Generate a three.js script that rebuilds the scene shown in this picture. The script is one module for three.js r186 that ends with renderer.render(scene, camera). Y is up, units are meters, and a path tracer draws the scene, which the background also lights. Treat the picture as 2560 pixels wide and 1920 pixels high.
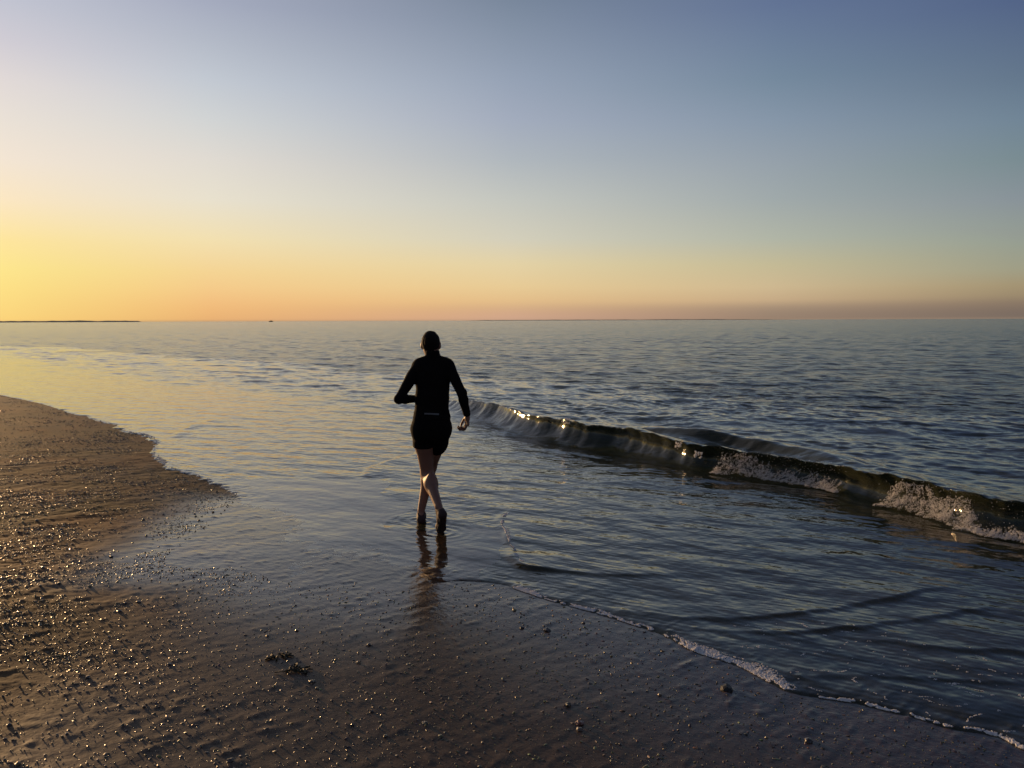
import * as THREE from 'three';
import { ImprovedNoise } from 'three/addons/math/ImprovedNoise.js';
import { mergeGeometries } from 'three/addons/utils/BufferGeometryUtils.js';

/* ---------- camera, sky, sun, exposure ---------- */
const scene = new THREE.Scene();
const camera = new THREE.PerspectiveCamera(51.28, 4 / 3, 0.05, 40000);
camera.position.set(0, 1.72, 0);
camera.rotation.set(-Math.atan(159 / 2000), 0, -0.0035);

const renderer = new THREE.WebGLRenderer();
renderer.toneMapping = THREE.LinearToneMapping;
renderer.toneMappingExposure = 1.0;
renderer.shadowMap.enabled = true;

const RAD = Math.PI / 180;
const SUN_AZ = -42, SUN_EL = 4.2;                 // degrees: left of straight ahead, above the horizon
const sunDir = new THREE.Vector3(Math.sin(SUN_AZ * RAD) * Math.cos(SUN_EL * RAD), Math.sin(SUN_EL * RAD), -Math.cos(SUN_AZ * RAD) * Math.cos(SUN_EL * RAD));
const sun = new THREE.DirectionalLight(new THREE.Color().setRGB(1.0, 0.60, 0.27), 5.0);
sun.position.copy(sunDir).multiplyScalar(60);
sun.castShadow = true;
sun.shadow.mapSize.set(2048, 2048);
Object.assign(sun.shadow.camera, { left: -25, right: 25, top: 25, bottom: -25, near: 1, far: 150 });
scene.add(sun, sun.target);

// clear dawn air: display colours by angle from the sun's azimuth (columns) and elevation (rows)
const SKY = [
  { a: 10, el: [0, 0.7, 2, 3.2, 4.9, 7.3, 9.6, 11.9, 14.1, 16.3, 18.4, 30, 55, 90], c: [[249, 208, 120], [249, 213, 125], [250, 221, 132], [250, 227, 140], [251, 227, 156], [249, 229, 194], [242, 228, 211], [233, 224, 214], [225, 217, 215], [208, 204, 212], [194, 196, 209], [146, 158, 186], [80, 86, 104], [54, 60, 74]] },
  { a: 21.5, el: [0, 0.8, 1.3, 2.2, 3.3, 5.4, 8, 10.5, 13, 15.4, 17.7, 20, 55, 90], c: [[232, 176, 116], [240, 186, 122], [243, 192, 128], [245, 203, 138], [245, 212, 148], [243, 224, 176], [233, 225, 206], [225, 219, 210], [210, 212, 212], [195, 201, 210], [180, 186, 199], [165, 171, 190], [78, 84, 103], [54, 60, 74]] },
  { a: 42, el: [0, 0.5, 0.85, 1.4, 2.4, 4, 5.7, 8.4, 11.1, 13.7, 16.3, 21, 55, 90], c: [[206, 164, 138], [210, 168, 136], [214, 174, 134], [228, 190, 138], [232, 203, 150], [228, 210, 166], [212, 207, 187], [196, 198, 191], [176, 183, 189], [163, 172, 189], [150, 162, 181], [122, 136, 156], [70, 77, 97], [53, 59, 73]] },
  { a: 60, el: [0, 0.5, 0.85, 1.3, 2.2, 3.7, 5.4, 8, 10.5, 13, 15.5, 20, 55, 90], c: [[150, 128, 110], [156, 134, 114], [168, 144, 120], [198, 170, 134], [206, 184, 145], [196, 186, 150], [177, 181, 166], [160, 169, 170], [149, 160, 170], [134, 150, 168], [117, 137, 157], [98, 115, 148], [64, 72, 93], [52, 58, 72]] },
  { a: 74, el: [0, 0.5, 1.0, 1.4, 2.0, 3.0, 4.7, 7.1, 9.4, 11.7, 14, 18.2, 55, 90], c: [[122, 108, 98], [126, 110, 98], [140, 122, 103], [156, 138, 110], [164, 148, 116], [160, 158, 134], [150, 158, 146], [137, 147, 153], [122, 140, 146], [113, 133, 150], [100, 119, 140], [82, 99, 134], [60, 68, 90], [52, 58, 72]] },
  { a: 114, el: [0, 0.5, 1, 1.4, 2, 3, 5, 8, 11, 14, 17, 22, 55, 90], c: [[112, 102, 100], [116, 106, 103], [122, 110, 106], [128, 116, 109], [132, 121, 112], [134, 126, 119], [130, 129, 127], [121, 127, 136], [110, 121, 138], [99, 114, 137], [88, 104, 132], [76, 92, 126], [58, 66, 87], [51, 57, 71]] },
  { a: 180, el: [0, 0.5, 1, 1.4, 2, 3, 5, 8, 11, 14, 17, 22, 55, 90], c: [[98, 98, 108], [102, 100, 110], [106, 102, 112], [110, 104, 113], [114, 106, 114], [120, 110, 117], [124, 115, 122], [118, 115, 126], [108, 112, 128], [98, 107, 128], [88, 100, 126], [76, 90, 122], [57, 64, 85], [51, 57, 71]] },
];
const toLin = (v) => { v /= 255; return v <= 0.04045 ? v / 12.92 : Math.pow((v + 0.055) / 1.055, 2.4); };
for (const k of SKY) k.l = k.c.map((c) => c.map(toLin));
function skyColumn(k, el) {
  let i = 0;
  while (i < k.el.length - 2 && k.el[i + 1] < el) i++;
  const t = Math.min(1, Math.max(0, (el - k.el[i]) / (k.el[i + 1] - k.el[i])));
  return k.l[i].map((v, n) => v + (k.l[i + 1][n] - v) * t);
}
function skyAt(az, el) {
  let a = Math.abs(az - SUN_AZ); if (a > 180) a = 360 - a;
  let i = 0;
  while (i < SKY.length - 2 && SKY[i + 1].a < a) i++;
  const t = Math.min(1, Math.max(0, (a - SKY[i].a) / (SKY[i + 1].a - SKY[i].a)));
  const p = skyColumn(SKY[i], el), q = skyColumn(SKY[i + 1], el);
  const c = p.map((v, n) => v + (q[n] - v) * t);
  const g = Math.hypot(a * Math.cos(el * RAD), el - SUN_EL);          // aureole round the sun
  const glow = 4 * Math.exp(-((g / 1.8) ** 2)) + 0.22 * Math.exp(-((g / 7) ** 2));
  return [c[0] + glow, c[1] + glow * 0.68, c[2] + glow * 0.28];
}
{
  const W = 2048, Hh = 1024, d = new Float32Array(W * Hh * 4);
  for (let j = 0; j < Hh; j++) for (let i = 0; i < W; i++) {
    const el = ((j + 0.5) / Hh) * 180 - 90, phi = ((i + 0.5) / W) * 2 * Math.PI - Math.PI;   // phi = atan2(z, x)
    const az = Math.atan2(Math.cos(phi), -Math.sin(phi)) / RAD;
    const c = skyAt(az, Math.max(0, el)), o = (j * W + i) * 4;
    d[o] = c[0]; d[o + 1] = c[1]; d[o + 2] = c[2]; d[o + 3] = 1;
  }
  const sky = new THREE.DataTexture(d, W, Hh, THREE.RGBAFormat, THREE.FloatType);
  sky.mapping = THREE.EquirectangularReflectionMapping;
  sky.magFilter = sky.minFilter = THREE.LinearFilter;
  sky.needsUpdate = true;
  scene.background = sky; scene.environment = sky;
}

/* ---------- helpers ---------- */
let seed = 20240611;
const rnd = () => { seed = (seed + 0x6D2B79F5) | 0; let t = Math.imul(seed ^ (seed >>> 15), 1 | seed); t = (t + Math.imul(t ^ (t >>> 7), 61 | t)) ^ t; return ((t ^ (t >>> 14)) >>> 0) / 4294967296; };
const perlin = new ImprovedNoise();
const n2 = (x, y, k = 0) => perlin.noise(x, y, k + 0.37);
const fbm = (x, y, k = 0, oct = 4) => { let s = 0, a = 0.5; for (let i = 0; i < oct; i++) { s += a * n2(x, y, k + i * 7.1); x *= 2.03; y *= 2.03; a *= 0.5; } return s; };
const clamp = (v, a = 0, b = 1) => Math.min(b, Math.max(a, v));
const sstep = (a, b, v) => { const t = clamp((v - a) / (b - a)); return t * t * (3 - 2 * t); };
const mix = (a, b, t) => a + (b - a) * t;
function tag(o, label, category, group, kind) {
  if (label) o.userData.label = label;
  if (category) o.userData.category = category;
  if (group) o.userData.group = group;
  if (kind) o.userData.kind = kind;
  o.traverse((m) => { if (m.isMesh) { m.castShadow = true; m.receiveShadow = true; } });
  return o;
}
const mesh = (name, g, m, parent = scene) => { const o = new THREE.Mesh(g, m); o.name = name; parent.add(o); return o; };
function spline(pts, per = 6) {
  const c = new THREE.CatmullRomCurve3(pts.map(([x, z]) => new THREE.Vector3(x, 0, z)), false, 'centripetal'), out = [];
  const n = (pts.length - 1) * per;
  for (let i = 0; i <= n; i++) { const p = c.getPoint(i / n); out.push([p.x, p.z]); }
  return out;
}
// distance to a polyline: signed (positive on the sea side of a line that runs from far to near), and how far along it (0..1)
class Curve {
  constructor(pts) {
    this.n = pts.length; this.x = Float64Array.from(pts, (p) => p[0]); this.z = Float64Array.from(pts, (p) => p[1]);
    this.len = [0]; for (let i = 1; i < this.n; i++) this.len.push(this.len[i - 1] + Math.hypot(this.x[i] - this.x[i - 1], this.z[i] - this.z[i - 1]));
    this.total = this.len[this.n - 1];
    this.box = [Math.min(...this.x), Math.max(...this.x), Math.min(...this.z), Math.max(...this.z)];
    this.d = 0; this.u = 0; this.m = 0; this.chunks = [];
    for (let a = 0; a < this.n - 1; a += 8) {
      const b = Math.min(this.n - 1, a + 8); let cx = 0, cz = 0, r = 0;
      for (let i = a; i <= b; i++) { cx += this.x[i] / (b - a + 1); cz += this.z[i] / (b - a + 1); }
      for (let i = a; i <= b; i++) r = Math.max(r, Math.hypot(this.x[i] - cx, this.z[i] - cz));
      this.chunks.push({ a, b, cx, cz, r });
    }
    this.last = 0;
  }
  far(px, pz, r) { const b = this.box; return px < b[0] - r || px > b[1] + r || pz < b[2] - r || pz > b[3] + r; }
  at(px, pz) {
    let best = 1e30, bi = 0, bt = 0;
    const X = this.x, Z = this.z;
    const C = this.chunks, K = C.length;
    for (let ci = -1; ci < K; ci++) {
     const c = ci < 0 ? C[this.last] : C[ci];
     if (ci >= 0) { if (ci === this.last) continue; const ex = px - c.cx, ez = pz - c.cz, lim = Math.sqrt(best) + c.r; if (ex * ex + ez * ez > lim * lim) continue; }
     for (let i = c.a; i < c.b; i++) {
      const dx = X[i + 1] - X[i], dz = Z[i + 1] - Z[i];
      let t = ((px - X[i]) * dx + (pz - Z[i]) * dz) / (dx * dx + dz * dz);
      t = t < 0 ? 0 : t > 1 ? 1 : t;
      const ex = px - X[i] - dx * t, ez = pz - Z[i] - dz * t, q = ex * ex + ez * ez;
      if (q < best) { best = q; bi = i; bt = t; }
     }
    }
    this.last = bi >> 3;
    const dx = X[bi + 1] - X[bi], dz = Z[bi + 1] - Z[bi];
    const cross = dx * (pz - Z[bi]) - dz * (px - X[bi]);
    this.d = Math.sqrt(best) * (cross <= 0 ? 1 : -1);
    this.m = this.len[bi] + bt * (this.len[bi + 1] - this.len[bi]);
    this.u = this.m / this.total;
    return this.d;
  }
  point(m) {   // [x, z, nx, nz] with the normal to the sea side
    let i = 0; while (i < this.n - 2 && this.len[i + 1] < m) i++;
    const l = this.len[i + 1] - this.len[i], t = (m - this.len[i]) / l, dx = (this.x[i + 1] - this.x[i]) / l, dz = (this.z[i + 1] - this.z[i]) / l;
    return [this.x[i] + dx * l * t, this.z[i] + dz * l * t, dz, -dx];
  }
}

/* ---------- the lie of the land: shoreline, sand height, water height ---------- */
const FAR = [[-600, -420], [-80, -75], [-25, -31.5]], NEAR = [[2.6, -2.5], [4.5, -0.5], [12, 7], [60, 50]];
const shore = new Curve(spline([...FAR, [-12, -19], [-5.2, -11.3], [-2.7, -8.0], [-1.0, -6.4], [0.1, -5.0], [1.2, -3.75], [2.1, -3.0], ...NEAR.slice(1)], 7));
const edge = new Curve(spline([...FAR, [-16, -22.6], [-12.1, -18.83], [-10.13, -17.01], [-8.417, -15.17], [-7.207, -13.86], [-6.77, -13.5], [-6.2, -12.56], [-5.85, -12.28], [-5.27, -11.6], [-4.9, -10.9], [-4.75, -10.36], [-4.24, -9.53], [-3.95, -9.12], [-3.52, -8.76], [-3.27, -8.51], [-2.71, -7.86], [-2.58, -7.35], [-2.49, -6.65], [-2.42, -5.93], [-2.34, -5.34], [-2.10, -5.25], [-1.86, -5.35], [-1.58, -5.12], [-1.29, -5.03], [-1.05, -5.10], [-0.81, -4.92], [-0.59, -4.97], [-0.40, -5.11], [-0.21, -5.13], [-0.05, -5.08], [0.04, -4.98], [0.264, -4.757], [0.5, -4.575], [0.665, -4.418], [0.817, -4.26], [0.928, -4.03], [1.118, -3.85], [1.2, -3.69], [1.276, -3.56], [1.41, -3.51], [1.55, -3.46], [1.64, -3.4], [1.75, -3.32], [1.84, -3.235], [2.0, -3.18], [2.035, -3.08], ...NEAR], 3));

const SX = 0.7, SZ = -0.714;                                       // seaward direction
function sandBase(x, z) {
  const D = shore.at(x, z);
  return D > 0 ? -4 * (1 - Math.exp(-0.045 * D / 4)) : 2.2 * (1 - Math.exp(0.05 * D / 2.2));
}
// how stony the sand is: the bank on the left and the strip along the bottom of the beach
const stony = (x, z) => clamp(sstep(-1.2, -3.4, x + 0.12 * z + 0.35 + 0.5 * fbm(x * 0.6, z * 0.6, 3)));
function sandRelief(x, z, r) {
  const s = x * SX + z * SZ, t = x * SZ - z * SX, st = stony(x, z);
  let h = 0.009 * fbm(x * 0.55, z * 0.55, 1, 3);
  if (r < 45) {
    const lumps = fbm(s * 3.2, t * 6.5, 11, 3);
    h += 0.006 * lumps * (0.12 + st);
    const streak = n2(s * 3.6 + 0.6 * n2(x * 2, z * 2, 5), t * 17, 21);
    h += 0.0015 * streak * (1 - 0.4 * st);
  }
  if (r < 12) {
    const b = n2(x * 21, z * 21, 31), c = n2(s * 26, t * 44, 41);
    const dash = Math.max(0, n2(s * 11 + 0.5 * b, t * 31, 47) - 0.1 - 0.25 * n2(x * 1.9, z * 1.9, 57));
    h += 0.0018 * c * (0.3 + st) + 0.006 * Math.pow(Math.max(0, b), 2) * (0.6 + st) + 0.0085 * dash * dash * (1.25 - 0.5 * st) + 0.0009 * n2(s * 6, t * 48, 67) * (1 - 0.5 * st);
  }
  return h;
}
const sandY = (x, z, r = Math.hypot(x, z)) => sandBase(x, z) + sandRelief(x, z, r);

// the breaking wave: its foot on the shore side, point by point with height, width of face, and lean of the lip
const WAVE = [[-3.2, -18.5, 0.0, 0.7, 0], [-1.9, -16.2, 0.10, 0.6, 0.02], [-0.76, -14.0, 0.25, 0.55, 0.05], [0.56, -11.5, 0.28, 0.42, 0.10], [1.23, -10.69, 0.27, 0.36, 0.12], [1.71, -9.95, 0.27, 0.30, 0.14], [2.22, -9.18, 0.26, 0.26, 0.16], [2.52, -8.9, 0.25, 0.24, 0.13], [2.96, -8.49, 0.25, 0.24, 0.12], [3.23, -8.17, 0.26, 0.22, 0.17], [3.52, -7.43, 0.28, 0.20, 0.20], [3.68, -7.08, 0.28, 0.20, 0.16], [3.75, -6.71, 0.27, 0.22, 0.12], [3.87, -6.38, 0.27, 0.24, 0.12], [4.05, -6.15, 0.27, 0.26, 0.12], [5.4, -4.2, 0.25, 0.3, 0.1], [8, -1, 0.2, 0.4, 0.05], [14, 5, 0.0, 0.6, 0]];
const wave = new Curve(spline(WAVE.map((p) => [p[0], p[1]]), 6));
const waveU = WAVE.map((p) => { wave.at(p[0], p[1]); return wave.m; });
function waveParam(m, k) { let i = 0; while (i < WAVE.length - 2 && waveU[i + 1] < m) i++; const t = sstep(0, 1, clamp((m - waveU[i]) / (waveU[i + 1] - waveU[i]))); return mix(WAVE[i][k], WAVE[i + 1][k], t); }
function waveAt(q, m) {   // height and lean at q metres seaward of the foot
  const H = waveParam(m, 2) * (1 + 0.16 * n2(m * 1.1, 0, 51) + 0.12 * n2(m * 3.7, 0, 52) + 0.07 * n2(m * 11, 0, 53)), wf = waveParam(m, 3) * 0.8, ln = waveParam(m, 4);
  if (q < -0.9 || q > 4) return [0, 0];
  let h;
  if (q < 0) h = -0.018 * Math.exp(-((q / 0.35) ** 2)) * (H / 0.27);
  else if (q < wf) { const t = q / wf; h = H * Math.pow(sstep(0, 1, t * 0.5) * 2, 1.35) - 0.018 * (1 - t) * (H / 0.27); }
  else { const t = q - wf; h = H * Math.exp(-Math.pow(t / 0.62, 1.45)); }
  const lift = clamp(h / Math.max(H, 1e-3));
  return [h, ln * Math.pow(lift, 2.5)];
}
const swell = new Curve(spline([[1.4, -13.2], [2.45, -11.58], [2.99, -10.93], [3.37, -10.28], [3.66, -9.59], [3.81, -8.88], [4.3, -8.0]], 5));
const BORES = [
  [[[0.033, -7.275], [-0.068, -7.02], [-0.099, -6.67], [-0.062, -6.35], [-0.004, -5.84], [0.085, -5.455], [0.324, -5.363], [0.673, -5.3], [1.1, -5.28]], 0.020, 0.030, 0.30],
  [[[0.60, -4.62], [0.733, -4.592], [1.022, -4.513], [1.447, -4.509], [2.027, -4.705], [2.559, -4.935], [2.9, -5.1]], 0.013, 0.025, 0.20],
  [[[0.80, -4.40], [0.892, -4.363], [1.31, -4.29], [1.583, -4.287], [2.104, -4.423], [2.529, -4.536], [2.9, -4.7]], 0.012, 0.022, 0.16],
  [[[1.5, -4.2], [1.782, -4.235], [1.991, -4.178], [2.338, -4.06], [2.645, -4.017], [3.2, -3.9]], 0.012, 0.03, 0.2],
  [[[1.2, -3.7], [1.328, -3.712], [1.857, -3.734], [2.126, -3.68], [2.423, -3.67], [2.9, -3.6]], 0.007, 0.02, 0.15],
  [[[-1.0, -10.6], [-1.305, -10.1], [-1.546, -9.54], [-1.646, -9.2], [-1.626, -8.9], [-1.5, -8.6]], 0.018, 0.04, 0.4],
  [[[-4.3, -14.6], [-4.738, -14.3], [-5.083, -14.02], [-5.25, -13.37], [-5.18, -12.49], [-4.98, -11.76]], 0.022, 0.05, 0.5],
  [[[-0.55, -5.72], [-0.42, -5.95], [-0.2, -5.85], [0.05, -5.62]], 0.003, 0.02, 0.15],
].map(([p, amp, w, back]) => ({ c: new Curve(spline(p, 6)), amp, w, back }));

// wind chop: a sum of many small wave trains
const CHOP = [];
for (let i = 0; i < 46; i++) {
  const L = 0.17 * Math.pow(16, Math.pow(i / 45, 1.2)), dir = Math.atan2(SZ, SX) + (rnd() + rnd() - 1) * 1.5, k = 2 * Math.PI / L;
  CHOP.push({ L, kx: k * Math.cos(dir), kz: k * Math.sin(dir), a: 0.0046 * Math.pow(L, 0.72) * (0.6 + 0.8 * rnd()), p: rnd() * 6.283 });
}
for (let i = 0; i < 14; i++) {                                       // longer, lower swell
  const L = 2.7 * Math.pow(5.2, i / 13), dir = Math.atan2(SZ, SX) + (rnd() + rnd() - 1) * 0.9, k = 2 * Math.PI / L;
  CHOP.push({ L, kx: k * Math.cos(dir), kz: k * Math.sin(dir), a: 0.0022 * Math.pow(L, 0.72) * (0.6 + 0.8 * rnd()), p: rnd() * 6.283 });
}
function chop(x, z, minL) {
  let h = 0; const wx = x + 0.25 * n2(x * 0.7, z * 0.7, 61), wz = z + 0.25 * n2(x * 0.7, z * 0.7, 71);
  for (const c of CHOP) { if (c.L < minL) continue; const f = minL > 0 ? clamp((c.L - minL) / minL) : 1; h += f * c.a * Math.sin(c.kx * wx + c.kz * wz + c.p); }
  return h;
}
const FEET = [[-0.587, -6.39], [-0.785, -6.78]];
const wOut = [0, 0, 0];   // x, y, z
function water(x, z, r, cell) {
  const rag = x < -0.35 && x > -9 ? sstep(-0.35, -0.9, x) : 0, D0 = edge.at(x, z), Dd = D0 < 1.2 && D0 > -0.8 && rag ? D0 + rag * (0.16 * fbm(x * 2.1, z * 2.1, 19, 3) + 0.07 * n2(x * 13, z * 13, 29)) : D0, deep = Dd > 3, sy = deep ? -1 : sandY(x, z, r);
  if (Dd < -0.35) { wOut[0] = x; wOut[1] = sy - 0.06; wOut[2] = z; return Dd; }
  let dx = 0, dz = 0, sea = 0;
  if (Dd > 0) {
    const open = sstep(1.5, 8.5, Dd), patch = 0.85 + 0.45 * fbm(x * 0.16, z * 0.16, 81, 2);
    sea += chop(x, z, Math.max(cell * 2.6, 0.0)) * mix(0.035, 0.85, open) * sstep(0.02, 1.2, Dd) * patch * (1 - 0.7 * sstep(-0.2, -0.75, x) * sstep(-8.0, -7.0, z));
    if (!wave.far(x, z, 4.2)) {
      const q = wave.at(x, z), m = wave.m, e = sstep(0, 0.04, wave.u) * sstep(1, 0.96, wave.u);
      const [h, ln] = waveAt(q + 0.08 * n2(m * 1.1, 3, 91) + 0.03 * n2(m * 4.3, 3, 92), m), p = wave.point(m);
      const face = sstep(-0.05, 0.1, q) * sstep(0.8, 0.25, q);
      sea = sea * mix(1, 0.35, face) + h * e;
      sea += face * e * (0.009 * n2(m * 7, q * 2.5, 15) + 0.006 * n2(m * 17, q * 5, 25)) * clamp(h / 0.1);
      dx -= p[2] * ln * e; dz -= p[3] * ln * e;
    }
    if (!swell.far(x, z, 2)) { const q = swell.at(x, z), t = Math.pow(Math.sin(Math.PI * clamp(swell.u, 0.001, 0.999)), 0.7); sea += 0.15 * t * (q < 0 ? Math.exp(-((q / 0.16) ** 2)) : Math.exp(-((q / 0.5) ** 2))); }
  }
  let step = 0;
  for (const b of BORES) {
    if (b.c.far(x, z, 1)) continue;
    const q = b.c.at(x, z) + 0.03 * n2(x * 5, z * 5, 33); if (q < -4 * b.w || q > 3 * b.back) continue;
    const t = Math.pow(Math.sin(Math.PI * clamp(b.c.u, 0.001, 0.999)), 0.6) * (0.75 + 0.9 * n2(b.c.m * 2.3, 1, 17));
    step += 1.4 * b.amp * t * (q < 0 ? Math.exp(-((q / (1.4 * b.w)) ** 2)) : Math.exp(-q / b.back));
  }
  const thin = 1, skim = sstep(-0.2, -0.75, x) * sstep(-8.0, -7.0, z);
  let film;
  if (Dd < 0) film = Dd > -0.02 ? 0.2 * Dd : -0.004 - 0.2 * (-0.02 - Dd) - 0.002;
  else film = thin * (0.009 * (1 - Math.exp(-Dd / 0.022)) + 0.014 * sstep(0, 0.9, Dd));
  if (skim && Dd > -0.3 && !deep) film = mix(film, -0.0045 + 0.0085 * sstep(-0.15, 1.1, Dd) + 0.012 * sstep(0.8, 2.2, Dd), skim);
  const sb = deep ? -1 : sandBase(x, z), bed = mix(sy, sb, Math.max(skim, sstep(0.05, 0.5, Dd)));
  const a = bed + film, b2 = Dd > 0 ? sea : -9, k = 0.012;
  let y = Math.abs(a - b2) > 4 * k ? Math.max(a, b2) : (a + b2 + Math.sqrt((a - b2) ** 2 + k * k)) / 2 - 0.15 * k;
  if (Dd > 0) y += step * sstep(0, 0.08, Dd);
  if (Dd > 0 && Math.abs(x + 0.68) < 0.7 && Math.abs(z + 6.55) < 0.9) for (const [fx, fz] of FEET) { const d = Math.hypot(x - fx, z - fz); y += 0.004 * Math.sin(d * 70) * Math.exp(-d / 0.14) * sstep(0, 0.05, d); }
  const e = sstep(0, 0.06, Dd); y = mix(bed + film, y, e);
  wOut[0] = x + dx; wOut[1] = y; wOut[2] = z + dz;
  return Dd;
}

/* ---------- textures ---------- */
function dataTex(n, fn, srgb) {
  const d = new Uint8Array(n * n * 4);
  for (let j = 0; j < n; j++) for (let i = 0; i < n; i++) { const c = fn(i, j), o = (j * n + i) * 4; d[o] = c[0]; d[o + 1] = c[1]; d[o + 2] = c[2]; d[o + 3] = c[3] ?? 255; }
  const t = new THREE.DataTexture(d, n, n); t.wrapS = t.wrapT = THREE.RepeatWrapping; t.magFilter = THREE.LinearFilter; t.minFilter = THREE.LinearMipmapLinearFilter; t.generateMipmaps = true;
  if (srgb) t.colorSpace = THREE.SRGBColorSpace; t.needsUpdate = true; return t;
}
// tileable ripple normals: wave numbers are whole, so the tile joins itself
function rippleNormals(n, k0, k1, count, slope, spread) {
  const w = [];
  for (let i = 0; i < count; i++) {
    const k = k0 * Math.pow(k1 / k0, rnd()), dir = Math.atan2(SZ, SX) + (rnd() + rnd() + rnd() - 1.5) * spread;
    const a = Math.round(k * Math.cos(dir)), b = Math.round(k * Math.sin(dir)); if (!a && !b) continue;
    w.push([a, b, rnd() * 6.283, 0.5 + rnd()]);
  }
  const gx = new Float32Array(n * n), gy = new Float32Array(n * n); let s2 = 0;
  for (const [a, b, p, am] of w) {
    const l = Math.hypot(a, b), ca = am * a / l, cb = am * b / l;
    const cs = new Float64Array(n), sn = new Float64Array(n);
    for (let i = 0; i < n; i++) { cs[i] = Math.cos(2 * Math.PI * i * a / n + p); sn[i] = Math.sin(2 * Math.PI * i * a / n + p); }
    for (let j = 0; j < n; j++) { const c2 = Math.cos(2 * Math.PI * j * b / n), s3 = Math.sin(2 * Math.PI * j * b / n); for (let i = 0; i < n; i++) { const v = cs[i] * c2 - sn[i] * s3; gx[j * n + i] += ca * v; gy[j * n + i] += cb * v; } }
  }
  for (let i = 0; i < n * n; i++) s2 += gx[i] * gx[i] + gy[i] * gy[i];
  const f = slope / Math.sqrt(s2 / (n * n));
  return dataTex(n, (i, j) => { const x = -gx[j * n + i] * f, y = -gy[j * n + i] * f, l = 1 / Math.hypot(x, y, 1); return [127.5 + 127.5 * x * l, 127.5 + 127.5 * y * l, 127.5 + 127.5 * l]; });
}
const ripplesNear = rippleNormals(1024, 3, 64, 90, 0.058, 1.4);
ripplesNear.repeat.set(1 / 2.3, 1 / 2.3);

// sand: grains, darker and paler patches; tile 2.4 m
const wrapN = (i, j, n, f, k) => {       // noise that joins itself, by blending four shifted looks
  const u = i / n, v = j / n, a = n2(u * f, v * f, k), b = n2((u - 1) * f, v * f, k), c = n2(u * f, (v - 1) * f, k), d = n2((u - 1) * f, (v - 1) * f, k);
  return a * (1 - u) * (1 - v) + b * u * (1 - v) + c * (1 - u) * v + d * u * v;
};
const sandColor = dataTex(1024, (i, j) => {
  const p = wrapN(i, j, 1024, 5, 1) * 0.5 + wrapN(i, j, 1024, 19, 2) * 0.35 + wrapN(i, j, 1024, 70, 3) * 0.4, g = rnd();
  let v = 1 + 0.35 * p + 0.22 * (g - 0.5);
  let c = [68 * v, 52 * v, 41 * v];
  if (g > 0.985) c = [120, 104, 84]; else if (g < 0.02) c = [36, 30, 27];
  return c.map((x) => clamp(x, 0, 255));
}, true);
const sandBump = dataTex(1024, (i, j) => { const v = 128 + 70 * wrapN(i, j, 1024, 60, 4) + 60 * wrapN(i, j, 1024, 130, 5) + 26 * (rnd() - 0.5); return [v, v, v].map((x) => clamp(x, 0, 255)); });
sandColor.repeat.set(1 / 2.4, 1 / 2.4); sandBump.repeat.set(1 / 1.7, 1 / 1.7);
// where the sand still holds a film of water (uv1: 32 m square round the shore)
const WET0 = [-22, -28], WETS = 32;
const wetAt = (x, z) => {
  const ragged = 0.25 * fbm(x * 1.7, z * 1.7, 13) + 0.12 * fbm(x * 7, z * 7, 23);
  const D = -edge.at(x, z), damp = mix(1, 0.5, sstep(0.1, 1.5, D + 1.4 * ragged));
  const left = sstep(-1.0, -2.5, x + 0.12 * (z + 6) + ragged * 1.6);
  return clamp(mix(1, 0.16, left * mix(1, sstep(0.15, 1.0, D + ragged), sstep(-8.2, -7.4, z))) * damp * (0.9 + 0.4 * ragged));
};
const wetMap = dataTex(800, (i, j) => { const w = wetAt(WET0[0] + (i + 0.5) / 800 * WETS, WET0[1] + (j + 0.5) / 800 * WETS), v = 255 * mix(0.85, 0.10, w); return [v, v, v, 255 * mix(0.25, 1, w)]; });
wetMap.wrapS = wetMap.wrapT = THREE.ClampToEdgeWrapping; wetMap.channel = 1;

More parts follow.
